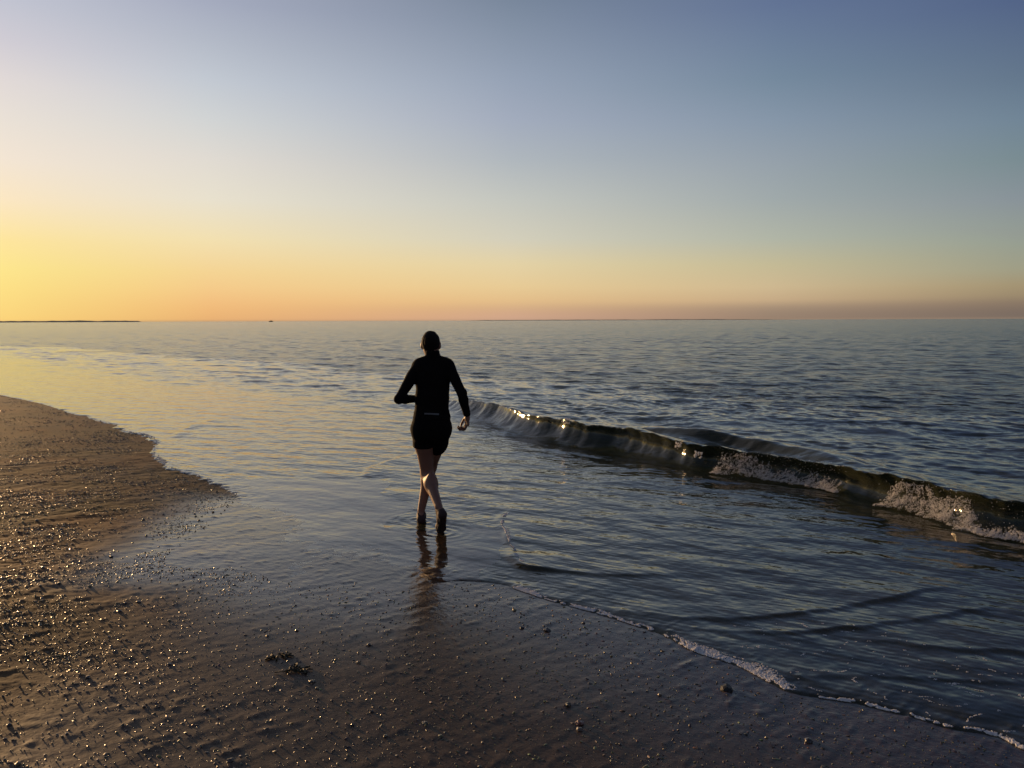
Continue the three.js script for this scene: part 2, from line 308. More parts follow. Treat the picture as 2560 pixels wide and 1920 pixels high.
/* ---------- ground and sea sheets: rings round the viewer's place, finer near it ---------- */
function rings(r0, stepAt, rMax) { const a = [r0]; while (a[a.length - 1] < rMax) a.push(a[a.length - 1] + stepAt(a[a.length - 1])); return a; }
function angles(from, to, fineFrom, fineTo, fine, coarse) {
  const a = [];
  for (let v = from; v < fineFrom - 1e-6; v += coarse) a.push(v);
  for (let i = 0, n = Math.round((fineTo - fineFrom) / fine); i <= n; i++) a.push(fineFrom + (fineTo - fineFrom) * i / n);
  for (let v = fineTo + coarse; v <= to + 1e-6; v += coarse) a.push(v);
  return a;
}
function sheet(az, rr, put, keep, split, calm) {
  const nA = az.length, nR = rr.length, pos = new Float32Array(nA * nR * 3), uv = new Float32Array(nA * nR * 2), uv1 = new Float32Array(nA * nR * 2), flag = new Float32Array(nA * nR);
  const o = [0, 0, 0];
  for (let j = 0; j < nR; j++) for (let i = 0; i < nA; i++) {
    const r = rr[j], x = r * Math.sin(az[i] * RAD), z = -r * Math.cos(az[i] * RAD), k = j * nA + i;
    flag[k] = put(x, z, r, j > 0 ? rr[j] - rr[j - 1] : 0.01, o);
    pos[3 * k] = o[0]; pos[3 * k + 1] = o[1]; pos[3 * k + 2] = o[2];
    uv[2 * k] = x; uv[2 * k + 1] = z;                            // metres
    uv1[2 * k] = (x - WET0[0]) / WETS; uv1[2 * k + 1] = (z - WET0[1]) / WETS;
  }
  const A = new Uint32Array((nA - 1) * (nR - 1) * 6), B = split ? new Uint32Array(A.length) : A, Q = []; let na = 0, nb = 0;
  for (let j = 0; j < nR - 1; j++) for (let i = 0; i < nA - 1; i++) {
    const a = j * nA + i, b = a + 1, c = a + nA, d = c + 1;
    if (keep && Math.max(flag[a], flag[b], flag[c], flag[d]) < keep) continue;
    if (calm && flag[a] < 3 && calm(pos[3 * a], pos[3 * a + 2], flag[a])) Q.push(a, b, c, b, d, c);
    else if (split && flag[a] > split) { B[nb++] = a; B[nb++] = b; B[nb++] = c; B[nb++] = b; B[nb++] = d; B[nb++] = c; }
    else { A[na++] = a; A[na++] = b; A[na++] = c; A[na++] = b; A[na++] = d; A[na++] = c; }
  }
  const idx = new Uint32Array(na + nb + Q.length); idx.set(A.subarray(0, na)); if (nb) idx.set(B.subarray(0, nb), na); idx.set(Q, na + nb);
  const g = new THREE.BufferGeometry();
  g.setAttribute('position', new THREE.BufferAttribute(pos, 3)); g.setAttribute('uv', new THREE.BufferAttribute(uv, 2)); g.setAttribute('uv1', new THREE.BufferAttribute(uv1, 2));
  g.setIndex(new THREE.BufferAttribute(idx, 1));
  g.computeVertexNormals();
  if (split) { g.addGroup(0, na, 0); g.addGroup(na, nb, 1); g.addGroup(na + nb, Q.length, 2); }
  return g;
}
{
  const az = angles(-180, 180, -42, 42, 0.14, 4), rr = rings(0.2, (r) => (r < 2 ? 0.08 : r < 12 ? 0.012 + 0.0018 * r : 0.03 * r), 26000);
  const g = sheet(az, rr, (x, z, r, c, o) => { o[0] = x; o[1] = sandY(x, z, r); o[2] = z; return 1; });
  const P = g.attributes.position, C = new Float32Array(P.count * 3);                       // amber and olive grit of the stony bank, with golden sun glow painted in
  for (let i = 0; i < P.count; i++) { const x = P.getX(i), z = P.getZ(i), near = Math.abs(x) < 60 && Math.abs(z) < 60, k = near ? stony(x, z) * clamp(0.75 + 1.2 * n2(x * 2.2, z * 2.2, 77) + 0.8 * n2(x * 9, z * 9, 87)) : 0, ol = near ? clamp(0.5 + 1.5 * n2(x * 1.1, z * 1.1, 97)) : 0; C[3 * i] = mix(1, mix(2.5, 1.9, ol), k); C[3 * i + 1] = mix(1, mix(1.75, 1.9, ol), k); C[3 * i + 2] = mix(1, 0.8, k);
    if (near) { const u = sstep(0.2, 1.6, edge.at(x, z)); if (u > 0) { C[3 * i] *= 1 + 0.9 * u; C[3 * i + 1] *= 1 + 1.1 * u; C[3 * i + 2] *= 1 + 0.6 * u; } } }   // clean pale sand under the sea
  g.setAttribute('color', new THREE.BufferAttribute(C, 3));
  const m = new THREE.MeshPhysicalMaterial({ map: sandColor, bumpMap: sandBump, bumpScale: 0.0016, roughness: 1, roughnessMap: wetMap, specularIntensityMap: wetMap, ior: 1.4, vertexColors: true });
  tag(mesh('beach', g, m), null, null, null, 'structure');
}
{
  const az = angles(-60, 140, -40, 40, 0.1, 2.5), rr = rings(2.4, (r) => (r < 5 ? 0.012 : r < 14 ? 0.012 + 0.003 * (r - 5) : r < 400 ? 0.0075 * (r - 8.9) ** 0.85 * 1.05 + 0.0 : 0.06 * r), 26000);
  const g = sheet(az, rr, (x, z, r, c, o) => { const D = water(x, z, r, Math.max(c * 0.8, r * 0.0017)); o[0] = wOut[0]; o[1] = wOut[1]; o[2] = wOut[2]; return D < 3 ? D : Math.max(3, D + (D < 60 ? 7 * fbm(x * 0.09, z * 0.16, 37, 3) : 0)); }, -0.12, 12, (x, z, D) => x < -0.12 + 0.25 * n2(x * 2, z * 2, 43) && z > -8.6 && D < 1.55 + 0.5 * n2(x * 1.6, z * 1.6, 53));
  const body = { color: new THREE.Color().setRGB(0.25, 0.28, 0.18), transmission: 0.9, thickness: 1, ior: 1.36, attenuationColor: new THREE.Color().setRGB(0.42, 0.55, 0.40), attenuationDistance: 0.8 };
  const near = new THREE.MeshPhysicalMaterial({ ...body, roughness: 0.085, normalMap: ripplesNear });
  const far = new THREE.MeshPhysicalMaterial({ ...body, roughness: 0.16, normalMap: ripplesNear, normalScale: new THREE.Vector2(2.8, 2.8) });
  const film = new THREE.MeshPhysicalMaterial({ ...body, color: new THREE.Color().setRGB(0.8, 0.78, 0.72), transmission: 1, roughness: 0.085, normalMap: ripplesNear, normalScale: new THREE.Vector2(0.4, 0.4) });   // the clear skim of water over the sand round the runner, too thin for ripples
  tag(mesh('sea', g, [near, far, film]), null, null, null, 'structure');
}

console.log('sheets done', Math.round(performance.now()));

/* ---------- meshing of a distance field (surface nets) ---------- */
function netMesh(f, lo, hi, cell) {
  const n = [0, 1, 2].map((i) => Math.ceil((hi[i] - lo[i]) / cell) + 1), [nx, ny, nz] = n, v = new Float32Array(nx * ny * nz);
  for (let K = 0; K < nz; K += 4) for (let Q = 0; Q < ny; Q += 4) for (let I = 0; I < nx; I += 4) {          // blocks far from the surface take one value
    const m = f(lo[0] + (I + 1.5) * cell, lo[1] + (Q + 1.5) * cell, lo[2] + (K + 1.5) * cell), skip = Math.abs(m) > 7 * cell;
    for (let k = K; k < Math.min(nz, K + 4); k++) for (let j = Q; j < Math.min(ny, Q + 4); j++) for (let i = I; i < Math.min(nx, I + 4); i++) v[(k * ny + j) * nx + i] = skip ? m : f(lo[0] + i * cell, lo[1] + j * cell, lo[2] + k * cell);
  }
  const id = new Int32Array(nx * ny * nz).fill(-1), pos = [], idx = [], at = (i, j, k) => (k * ny + j) * nx + i;
  const E = [[0, 1], [2, 3], [4, 5], [6, 7], [0, 2], [1, 3], [4, 6], [5, 7], [0, 4], [1, 5], [2, 6], [3, 7]], c8 = new Float32Array(8);
  for (let k = 0; k < nz - 1; k++) for (let j = 0; j < ny - 1; j++) for (let i = 0; i < nx - 1; i++) {
    let neg = 0;
    for (let q = 0; q < 8; q++) { c8[q] = v[at(i + (q & 1), j + ((q >> 1) & 1), k + (q >> 2))]; if (c8[q] < 0) neg++; }
    if (!neg || neg === 8) continue;
    let sx = 0, sy = 0, sz = 0, m = 0;
    for (const [a, b] of E) { if ((c8[a] < 0) === (c8[b] < 0)) continue; const t = c8[a] / (c8[a] - c8[b]); sx += mix(a & 1, b & 1, t); sy += mix((a >> 1) & 1, (b >> 1) & 1, t); sz += mix(a >> 2, b >> 2, t); m++; }
    id[at(i, j, k)] = pos.length / 3;
    pos.push(lo[0] + (i + sx / m) * cell, lo[1] + (j + sy / m) * cell, lo[2] + (k + sz / m) * cell);
  }
  const quad = (a, b, c, d, flip) => { if (a < 0 || b < 0 || c < 0 || d < 0) return; flip ? idx.push(a, c, b, a, d, c) : idx.push(a, b, c, a, c, d); };
  for (let k = 1; k < nz - 1; k++) for (let j = 1; j < ny - 1; j++) for (let i = 1; i < nx - 1; i++) {
    const s = v[at(i, j, k)] < 0;
    if (s !== v[at(i + 1, j, k)] < 0) quad(id[at(i, j - 1, k - 1)], id[at(i, j, k - 1)], id[at(i, j, k)], id[at(i, j - 1, k)], !s);
    if (s !== v[at(i, j + 1, k)] < 0) quad(id[at(i - 1, j, k - 1)], id[at(i - 1, j, k)], id[at(i, j, k)], id[at(i, j, k - 1)], !s);
    if (s !== v[at(i, j, k + 1)] < 0) quad(id[at(i - 1, j - 1, k)], id[at(i, j - 1, k)], id[at(i, j, k)], id[at(i - 1, j, k)], !s);
  }
  const g = new THREE.BufferGeometry();
  g.setAttribute('position', new THREE.Float32BufferAttribute(pos, 3)); g.setIndex(idx); g.computeVertexNormals();
  return g;
}
const smin = (a, b, k) => { const h = clamp(0.5 + 0.5 * (b - a) / k); return b + (a - b) * h - k * h * (1 - h); };
const V = (a) => new THREE.Vector3(...a);
// tapered capsule from A to B
function cap(A, B, ra, rb) {
  const ab = [B[0] - A[0], B[1] - A[1], B[2] - A[2]], l2 = ab[0] ** 2 + ab[1] ** 2 + ab[2] ** 2;
  return (x, y, z) => { const t = clamp(((x - A[0]) * ab[0] + (y - A[1]) * ab[1] + (z - A[2]) * ab[2]) / l2); return Math.hypot(x - A[0] - ab[0] * t, y - A[1] - ab[1] * t, z - A[2] - ab[2] * t) - (ra + (rb - ra) * t); };
}
const ell = (C, R) => (x, y, z) => { const a = (x - C[0]) / R[0], b = (y - C[1]) / R[1], c = (z - C[2]) / R[2], k = Math.hypot(a, b, c); return (k - 1) * Math.min(...R) * (k < 1 ? 1 : Math.hypot(x - C[0], y - C[1], z - C[2]) / (k * Math.min(...R)) * 0.9 + 0.1); };
const join = (list, k) => (x, y, z) => { let d = 1e9; for (const f of list) { const v = f(x, y, z); d = d > 1e8 ? v : v > d + 0.2 ? d : smin(d, v, k); } return d; };

/* ---------- the runner ---------- */
const P0 = [-0.66, 0, -6.5];
{
  const rel = (x, y, z) => [x - P0[0], y, z - P0[2]];
  const J = {
    pelvis: rel(-0.66, 0.84, -6.5), waist: rel(-0.655, 1.06, -6.515), chest: rel(-0.648, 1.25, -6.545), neck: rel(-0.65, 1.385, -6.565), head: rel(-0.668, 1.515, -6.605),
    lsh: rel(-0.775, 1.325, -6.545), lel: rel(-0.912, 1.076, -6.41), lwr: rel(-0.775, 1.056, -6.66), rsh: rel(-0.515, 1.325, -6.545), rel: rel(-0.404, 1.125, -6.41), rwr: rel(-0.368, 0.93, -6.53),
    lhip: rel(-0.728, 0.82, -6.505), lkn: rel(-0.712, 0.43, -6.60), lan: rel(-0.590, 0.225, -6.30), rhip: rel(-0.592, 0.82, -6.505), rkn: rel(-0.695, 0.475, -6.72), ran: rel(-0.776, 0.10, -6.70),
  };
  const off = (a, dx, dy, dz) => [a[0] + dx, a[1] + dy, a[2] + dz], lerp = (a, b, t) => a.map((v, i) => mix(v, b[i], t));
  // limbs and trunk, each a list so that clothes can follow the same shape a little larger
  const trunk = (e) => [
    cap(off(J.lsh, 0.03, 0.0, 0), off(J.rsh, -0.03, 0.0, 0), 0.056 + e, 0.056 + e),
    cap(off(J.chest, -0.055, 0.0, 0), off(J.waist, -0.046, 0, 0), 0.084 + e, 0.070 + e), cap(off(J.chest, 0.055, 0.0, 0), off(J.waist, 0.046, 0, 0), 0.084 + e, 0.070 + e),
    cap(off(J.waist, -0.046, 0, 0), off(J.pelvis, -0.064, 0, 0.01), 0.074 + e, 0.090 + e), cap(off(J.waist, 0.046, 0, 0), off(J.pelvis, 0.064, 0, 0.01), 0.074 + e, 0.090 + e),
    cap(off(J.neck, -0.05, -0.02, 0), off(J.lsh, 0.02, 0.015, 0), 0.045 + e, 0.045 + e), cap(off(J.neck, 0.05, -0.02, 0), off(J.rsh, -0.02, 0.015, 0), 0.045 + e, 0.045 + e),
  ];
  const seat = (e) => [ell(off(J.pelvis, -0.07, -0.03, 0.045), [0.082 + e, 0.095 + e, 0.08 + e]), ell(off(J.pelvis, 0.07, -0.03, 0.045), [0.082 + e, 0.095 + e, 0.08 + e])];
  const arm = (s, l, w, e) => [cap(s, l, 0.045 + e, 0.030 + e), cap(l, lerp(l, w, 0.3), 0.030 + e, 0.031 + e), cap(lerp(l, w, 0.3), w, 0.031 + e, 0.023 + e)];
  const thigh = (h, k, e) => [cap(h, lerp(h, k, 0.35), 0.084 + e, 0.078 + e), cap(lerp(h, k, 0.35), k, 0.078 + e, 0.050 + e)];
  const shank = (k, a, bx, bz) => [cap(k, lerp(k, a, 0.3), 0.053, 0.050), cap(lerp(k, a, 0.3), a, 0.050, 0.032), ell(off(lerp(k, a, 0.30), bx, 0, bz), [0.049, 0.105, 0.050])];
  const neckHead = [cap(off(J.neck, 0, -0.03, 0), off(J.head, 0.003, -0.06, 0.012), 0.053, 0.048), ell(J.head, [0.070, 0.104, 0.088]), ell(off(J.head, 0, -0.055, -0.03), [0.052, 0.055, 0.06])];
  const face = [cap(off(J.head, 0, 0.0, -0.086), off(J.head, 0, -0.028, -0.102), 0.008, 0.013),                         // nose
    cap(off(J.head, -0.02, -0.056, -0.082), off(J.head, 0.02, -0.056, -0.082), 0.008, 0.008), cap(off(J.head, 0, -0.095, -0.068), off(J.head, 0, -0.098, -0.07), 0.018, 0.018),
    cap(off(J.head, -0.045, 0.02, -0.07), off(J.head, 0.045, 0.02, -0.07), 0.012, 0.012)];
  const ears = [ell(off(J.head, -0.073, -0.012, 0.005), [0.012, 0.032, 0.02]), ell(off(J.head, 0.073, -0.012, 0.005), [0.012, 0.032, 0.02])];
  // feet: heel, ball, toe
  const FOOT = { l: { heel: rel(-0.556, 0.172, -6.245), ball: rel(-0.584, 0.040, -6.375), toe: rel(-0.588, 0.022, -6.425), ankle: J.lan }, r: { heel: rel(-0.772, 0.030, -6.655), ball: rel(-0.790, 0.026, -6.83), toe: rel(-0.795, 0.022, -6.90), ankle: J.ran } };
  const foot = (F, e) => [cap(F.heel, F.ball, 0.030 + e, 0.034 + e), cap(F.ball, F.toe, 0.034 + e, 0.024 + e), cap(F.ankle, lerp(F.heel, F.ball, 0.45), 0.027 + e, 0.032 + e), cap(F.ankle, F.heel, 0.026 + e, 0.029 + e)];

  const p = new THREE.Group(); p.name = 'person'; p.position.set(P0[0], 0.014, P0[2]); scene.add(p);
  const skin = new THREE.MeshPhysicalMaterial({ color: new THREE.Color().setRGB(0.26, 0.13, 0.085), roughness: 0.55 });
  const cloth = new THREE.MeshPhysicalMaterial({ color: new THREE.Color().setRGB(0.007, 0.005, 0.0045), roughness: 0.95, specularIntensity: 0.3 });
  const shortsM = new THREE.MeshPhysicalMaterial({ color: new THREE.Color().setRGB(0.006, 0.0045, 0.004), roughness: 0.95, specularIntensity: 0.3 });
  const hairM = new THREE.MeshPhysicalMaterial({ color: new THREE.Color().setRGB(0.010, 0.006, 0.004), roughness: 0.85, specularIntensity: 0.4 });
  const shoeM = new THREE.MeshPhysicalMaterial({ color: new THREE.Color().setRGB(0.05, 0.03, 0.027), roughness: 0.7, specularIntensity: 0.5 }), soleM = new THREE.MeshPhysicalMaterial({ color: new THREE.Color().setRGB(0.03, 0.018, 0.014), roughness: 0.8 });

  // body: one surface, with the hands and the head on finer grids
  const trunkF = join([...trunk(-0.006), ...seat(-0.006)], 0.05);
  const bodyF = join([trunkF, join(arm(J.lsh, J.lel, J.lwr, -0.004), 0.02), join(arm(J.rsh, J.rel, J.rwr, -0.004), 0.02), join([...thigh(J.lhip, J.lkn, 0), ...shank(J.lkn, J.lan, 0.012, 0.018)], 0.03), join([...thigh(J.rhip, J.rkn, 0), ...shank(J.rkn, J.ran, 0.0, 0.02)], 0.03), join(foot(FOOT.l, -0.006), 0.02), join(foot(FOOT.r, -0.006), 0.02), neckHead[0]], 0.012);
  const bodyG = netMesh(bodyF, [-0.34, -0.02, -0.5], [0.36, 1.47, 0.36], 0.012);
  const headF = (x, y, z) => { let d = smin(join(neckHead, 0.03)(x, y, z), join(face, 0.008)(x, y, z), 0.014); d = smin(d, join(ears, 0.004)(x, y, z), 0.008); for (const s of [-1, 1]) d = Math.max(d, 0.010 - Math.hypot(x - J.head[0] - s * 0.03, y - J.head[1] - 0.003, z - J.head[2] + 0.094)); return d; };
  const headG = netMesh(headF, off(J.head, -0.1, -0.16, -0.13), off(J.head, 0.1, 0.12, 0.11), 0.004);
  function hand(w, dir, thumb, curl, flip) {
    const d = V(dir).normalize(), th = V(thumb).sub(d.clone().multiplyScalar(V(thumb).dot(d))).normalize(), pn = new THREE.Vector3().crossVectors(d, th).multiplyScalar(flip ? -1 : 1);   // pn: out of the palm
    const at = (a, b, c) => V(w).addScaledVector(d, a).addScaledVector(th, b).addScaledVector(pn, c).toArray();
    const list = [cap(at(-0.015, 0, 0), at(0.03, 0, 0), 0.022, 0.021), cap(at(0.02, 0.016, 0), at(0.08, 0.028, 0), 0.014, 0.012), cap(at(0.02, -0.010, 0), at(0.075, -0.026, 0), 0.014, 0.011), cap(at(0.02, 0.004, 0), at(0.082, 0.002, 0), 0.014, 0.012)];
    const fingers = [];
    [[0.030, 0.082, 0.042, 0.0085], [0.010, 0.086, 0.047, 0.0088], [-0.011, 0.083, 0.043, 0.0084], [-0.029, 0.074, 0.034, 0.0075]].forEach(([b, a, l, r], i) => {
      let x = a, y = 0, ang = curl * 0.55; const pts = [at(x - 0.01, b, 0)];
      for (const [q, k] of [[1, 0.0], [0.72, 0.9], [0.55, 0.7]]) { ang += k * curl; x += Math.cos(ang) * l * q; y += Math.sin(ang) * l * q; pts.push(at(x, b * (1 - 0.05 * i), y)); }
      fingers.push(cap(pts[0], pts[1], r, r * 0.95), cap(pts[1], pts[2], r * 0.95, r * 0.9), cap(pts[2], pts[3], r * 0.9, r * 0.78));
    });
    const t0 = at(0.02, 0.02, 0.004), t1 = at(0.048, 0.045, 0.018), t2 = at(0.078, 0.046, 0.034), t3 = at(0.098, 0.036, 0.044);
    fingers.push(cap(t0, t1, 0.013, 0.011), cap(t1, t2, 0.0105, 0.0095), cap(t2, t3, 0.0095, 0.008));
    const f = join([join(list, 0.012), ...fingers], 0.004);
    const c = at(0.07, 0, 0.02);
    return netMesh(f, c.map((v) => v - 0.125), c.map((v) => v + 0.125), 0.0034);
  }
  const lh = hand(J.lwr, [0.35, 0.1, -1], [0.2, 1, 0.1], 1.1), rh = hand(J.rwr, [-0.02, -1, -0.12], [-0.35, 0, -1], 1.15, true);
  const body = mesh('body', mergeGeometries([bodyG, headG, lh, rh]), skin, p);
  for (const s of [-1, 1]) mesh('eye', new THREE.SphereGeometry(0.011, 14, 10).translate(J.head[0] + s * 0.03, J.head[1] + 0.003, J.head[2] - 0.077), new THREE.MeshPhysicalMaterial({ color: 0xd8d4cc, roughness: 0.2 }), body);
  // clothes
  const fold = (x, y, z, k) => 0.006 * n2(x * 9 + y * 3, y * 11, z * 9 + k) + 0.0025 * n2(x * 24, y * 30, z * 24 + k);
  const hem = (x, z) => 0.905 + 0.06 * (x - 0.0) * -0.4 + 0.008 * Math.sin(x * 22);
  const shirtF0 = join([join([...trunk(0.008), ...seat(0.010)], 0.05), join(arm(J.lsh, J.lel, J.lwr, 0.006), 0.02), join(arm(J.rsh, J.rel, J.rwr, 0.006), 0.02), cap(off(J.neck, 0, -0.03, 0), off(J.neck, 0.0, 0.065, 0.006), 0.062, 0.058)], 0.012);
  const flare = cap(off(J.pelvis, 0.13, 0.13, 0.02), off(J.pelvis, 0.142, 0.09, 0.03), 0.012, 0.016);                    // loose corner of the hem
  const cuff = (w, l) => { const d = V(w).sub(V(l)).normalize(), o = V(w).addScaledVector(d, -0.005); return (x, y, z) => (Math.hypot(x - w[0], y - w[1], z - w[2]) < 0.16 ? (x - o.x) * d.x + (y - o.y) * d.y + (z - o.z) * d.z : -1); };
  const cl = cuff(J.lwr, J.lel), cr = cuff(J.rwr, J.rel);
  const armR = join(arm(J.rsh, J.rel, J.rwr, 0.006), 0.02), armL = join(arm(J.lsh, J.lel, J.lwr, 0.006), 0.02);
  const shirtF = (x, y, z) => { const core = smin(shirtF0(x, y, z), flare(x, y, z), 0.03) + fold(x, y, z, 2); let d = Math.max(core, hem(x, z) - y, y - 1.462); d = Math.min(d, Math.max(armR(x, y, z), y - 1.2), Math.max(armL(x, y, z), y - 1.2)); return Math.max(d, cl(x, y, z), cr(x, y, z)); };
  const shirtG = netMesh(shirtF, [-0.34, 0.8, -0.32], [0.38, 1.47, 0.24], 0.009);
  const shirt = mesh('long_sleeved_top', shirtG, cloth, p);
  shirt.userData.label = 'black long-sleeved running top with a short collar';
  const leg2 = join([join([...trunk(0.006), ...seat(0.006)], 0.05), join(thigh(J.lhip, J.lkn, 0.012), 0.03), join(thigh(J.rhip, J.rkn, 0.012), 0.03)], 0.02);
  const kd = (h, k, t) => { const d = V(k).sub(V(h)).normalize(), o = lerp(h, k, t); return (x, y, z) => (x - o[0]) * d.x + (y - o[1]) * d.y + (z - o[2]) * d.z; };
  const cutL = kd(J.lhip, J.lkn, 0.36), cutR = kd(J.rhip, J.rkn, 0.52);
  const thL = join(thigh(J.lhip, J.lkn, 0.012), 0.03), thR = join(thigh(J.rhip, J.rkn, 0.012), 0.03), pel = join([...trunk(0.006), ...seat(0.006)], 0.05);
  const shortsF = (x, y, z) => { const a = Math.max(thL(x, y, z), cutL(x, y, z)), b = Math.max(thR(x, y, z), cutR(x, y, z)), c = Math.max(pel(x, y, z), 0.69 - y); return Math.max(smin(smin(a, b, 0.01), c, 0.025) + fold(x, y, z, 9) * 0.6, y - 1.0); };
  const shorts = mesh('shorts', netMesh(shortsF, [-0.3, 0.55, -0.34], [0.3, 1.02, 0.24], 0.009), shortsM, p);
  shorts.userData.label = 'short black running shorts';
  // pale strip across the small of the back, laid on the cloth
  {
    const nx = 24, ny = 5, g = new THREE.BoxGeometry(0.118, 0.013, 0.003, nx, ny, 1), a = g.attributes.position;
    for (let i = 0; i < a.count; i++) {
      const x = a.getX(i) + 0.012, y = a.getY(i) + 0.957 - 0.05 * a.getX(i), up = a.getZ(i);
      let z = 0.24; for (let k = 0; k < 300 && Math.min(shirtF(x, y, z), shortsF(x, y, z)) > 0; k++) z -= 0.0012;
      a.setXYZ(i, x, y, z + up + 0.0035);
    }
    g.computeVertexNormals();
    const st = mesh('reflective_strip', g, new THREE.MeshPhysicalMaterial({ color: new THREE.Color().setRGB(0.14, 0.14, 0.135), roughness: 0.5 }), shirt);
    st.userData.label = 'small pale grey strip across the lower back';
  }
  const hairF = (x, y, z) => { const d = ell(off(J.head, 0, 0.012, 0.010), [0.0755, 0.097, 0.091])(x, y, z) + 0.004 * n2(x * 60, y * 25, z * 60); const line = (y - J.head[1]) * 0.55 - (z - J.head[2]) * 1.0 - 0.050 - 0; return Math.max(d, (J.head[2] - 0.035 - z) * (y < J.head[1] + 0.055 ? 1 : 0.2) - 0.0, J.head[1] - 0.062 - y, -1); };
  mesh('hair', netMesh(hairF, off(J.head, -0.1, -0.1, -0.12), off(J.head, 0.1, 0.14, 0.13), 0.005), hairM, p).userData.label = 'short dark hair';
  for (const k of ['r', 'l']) {
    const F = FOOT[k], f = join(foot(F, 0.004), 0.02), up = V(F.ankle).sub(V(lerp(F.heel, F.ball, 0.4))).normalize();
    const o = V(F.ankle).addScaledVector(up, -0.016), c = lerp(F.heel, F.toe, 0.5), lo = c.map((v) => v - 0.19), hi = c.map((v) => v + 0.19);
    const shoe = mesh('shoe', netMesh((x, y, z) => Math.max(f(x, y, z), (x - o.x) * up.x + (y - o.y) * up.y + (z - o.z) * up.z), lo, hi, 0.006), shoeM, p);
    // sole: a slab under heel, ball and toe
    const dn = up.clone().negate(), sh = (a, q) => V(a).addScaledVector(dn, q).toArray();
    const s1 = join([cap(sh(F.heel, 0.012), sh(F.ball, 0.012), 0.033, 0.040), cap(sh(F.ball, 0.012), sh(F.toe, 0.010), 0.040, 0.030)], 0.02);
    const hB = V(F.heel), hn = dn;
    const plane = (x, y, z) => { const a = V(F.heel), b = V(F.ball), ax = b.clone().sub(a), n = hn.clone().sub(ax.clone().multiplyScalar(hn.dot(ax) / ax.lengthSq())).normalize(); return (x - a.x) * n.x + (y - a.y) * n.y + (z - a.z) * n.z; };
    mesh('sole', netMesh((x, y, z) => { const q = plane(x, y, z); return Math.max(s1(x, y, z), 0.014 - q, q - 0.034); }, lo, hi, 0.006), soleM, shoe);
  }
  tag(p, 'person in black top and shorts running away along the wet shore, seen from behind', 'person');
}
console.log('runner done', Math.round(performance.now()));

/* ---------- stones on the sand ---------- */
function stoneGeo(k, detail) {
  const g = new THREE.IcosahedronGeometry(1, detail), a = g.attributes.position;
  for (let i = 0; i < a.count; i++) { const x = a.getX(i), y = a.getY(i), z = a.getZ(i), f = 1 + 0.38 * n2(x * 1.3 + k * 3.1, y * 1.3, z * 1.3 + k) + 0.12 * n2(x * 3 + k, y * 3, z * 3); a.setXYZ(i, x * f, y * f * 0.62, z * f * 0.85); }
  g.deleteAttribute('uv'); g.computeVertexNormals(); return g;
}
const STONE = [0, 1, 2, 3].map((k) => stoneGeo(k, 2)), STONE_LOW = [0, 1, 2].map((k) => stoneGeo(k + 5, 1));
const stoneTones = [[0.045, 0.037, 0.030], [0.085, 0.062, 0.040], [0.11, 0.095, 0.075], [0.060, 0.055, 0.030], [0.030, 0.027, 0.026], [0.20, 0.13, 0.055], [0.13, 0.12, 0.04]];
const stoneMats = stoneTones.map((c) => new THREE.MeshPhysicalMaterial({ color: new THREE.Color().setRGB(...c), roughness: 0.45, clearcoat: 0.8, clearcoatRoughness: 0.12 }));
const numbered = (() => { const n = {}; return (b) => { const i = n[b] = (n[b] ?? -1) + 1; return i ? b + '_' + String(i).padStart(3, '0') : b; }; })();
function stone(name, x, z, r, mat, k, label, category, group, sq = 1) {
  const o = mesh(numbered(name), STONE[k % 4], mat); o.position.set(x, sandY(x, z) + r * 0.12, z); o.rotation.set((rnd() - 0.5) * 0.4, rnd() * 6.28, (rnd() - 0.5) * 0.4); o.scale.set(r, r * sq, r);
  return tag(o, label, category, group);
}
stone('stone', 0.985, -3.57, 0.033, new THREE.MeshPhysicalMaterial({ color: new THREE.Color().setRGB(0.008, 0.008, 0.008), roughness: 0.6, clearcoat: 0.15, clearcoatRoughness: 0.3 }), 1, 'largest black stone on bare wet sand near the foamy water edge', 'stone', null, 0.8);
stone('stone', 0.19, -4.27, 0.020, stoneMats[0], 2, 'dark brown stone on wet sand below the narrow end of the foam line', 'stone');
stone('stone', 0.275, -3.19, 0.018, new THREE.MeshPhysicalMaterial({ color: new THREE.Color().setRGB(0.16, 0.06, 0.04), roughness: 0.45, clearcoat: 0.7, clearcoatRoughness: 0.15 }), 3, 'reddish stone on dark wet sand in the bottom middle', 'stone');
stone('stone', 0.05, -4.30, 0.013, stoneMats[4], 0, 'small dark stone left of the dark brown stone near the foam line', 'stone');
stone('stone', 1.19, -3.10, 0.018, stoneMats[4], 0, 'dark grey stone on wet sand below the broken right end of the foam', 'stone');
// the pebbles that show one by one
const inView = (x, z) => z < -1.9 && Math.abs(x) < -z * 0.68;
const TONE = ['dark brown', 'brown', 'pale grey', 'dark olive', 'black', 'amber', 'olive'];
for (let i = 0, tries = 0, tone = 0; i < 170 && tries < 6000; tries++) {
  const z = -2.6 - 4.4 * Math.pow(rnd(), 1.2), x = -z * (rnd() * 1.2 - 0.66);
  if (!inView(x, z) || edge.at(x, z) > -0.12 || rnd() > 0.16 + 0.84 * stony(x + 0.5, z)) continue;
  if (Math.hypot(x + 0.62, z + 6.35) < 0.4) continue;
  stone('pebble', x, z, 0.006 + 0.009 * Math.pow(rnd(), 2), stoneMats[tone = Math.floor(rnd() * stoneMats.length)], i, 'small ' + TONE[tone] + ' wet pebble ' + (x < -1.25 ? 'on the stony sand at the left' : x < -0.2 ? 'on the wet sand in front of the runner' : 'on the wet sand below the foam line'), 'pebble', TONE[tone] + ' wet pebbles ' + (x < -1.25 ? 'at the left' : x < -0.2 ? 'in front of the runner' : 'below the foam')); i++;
}
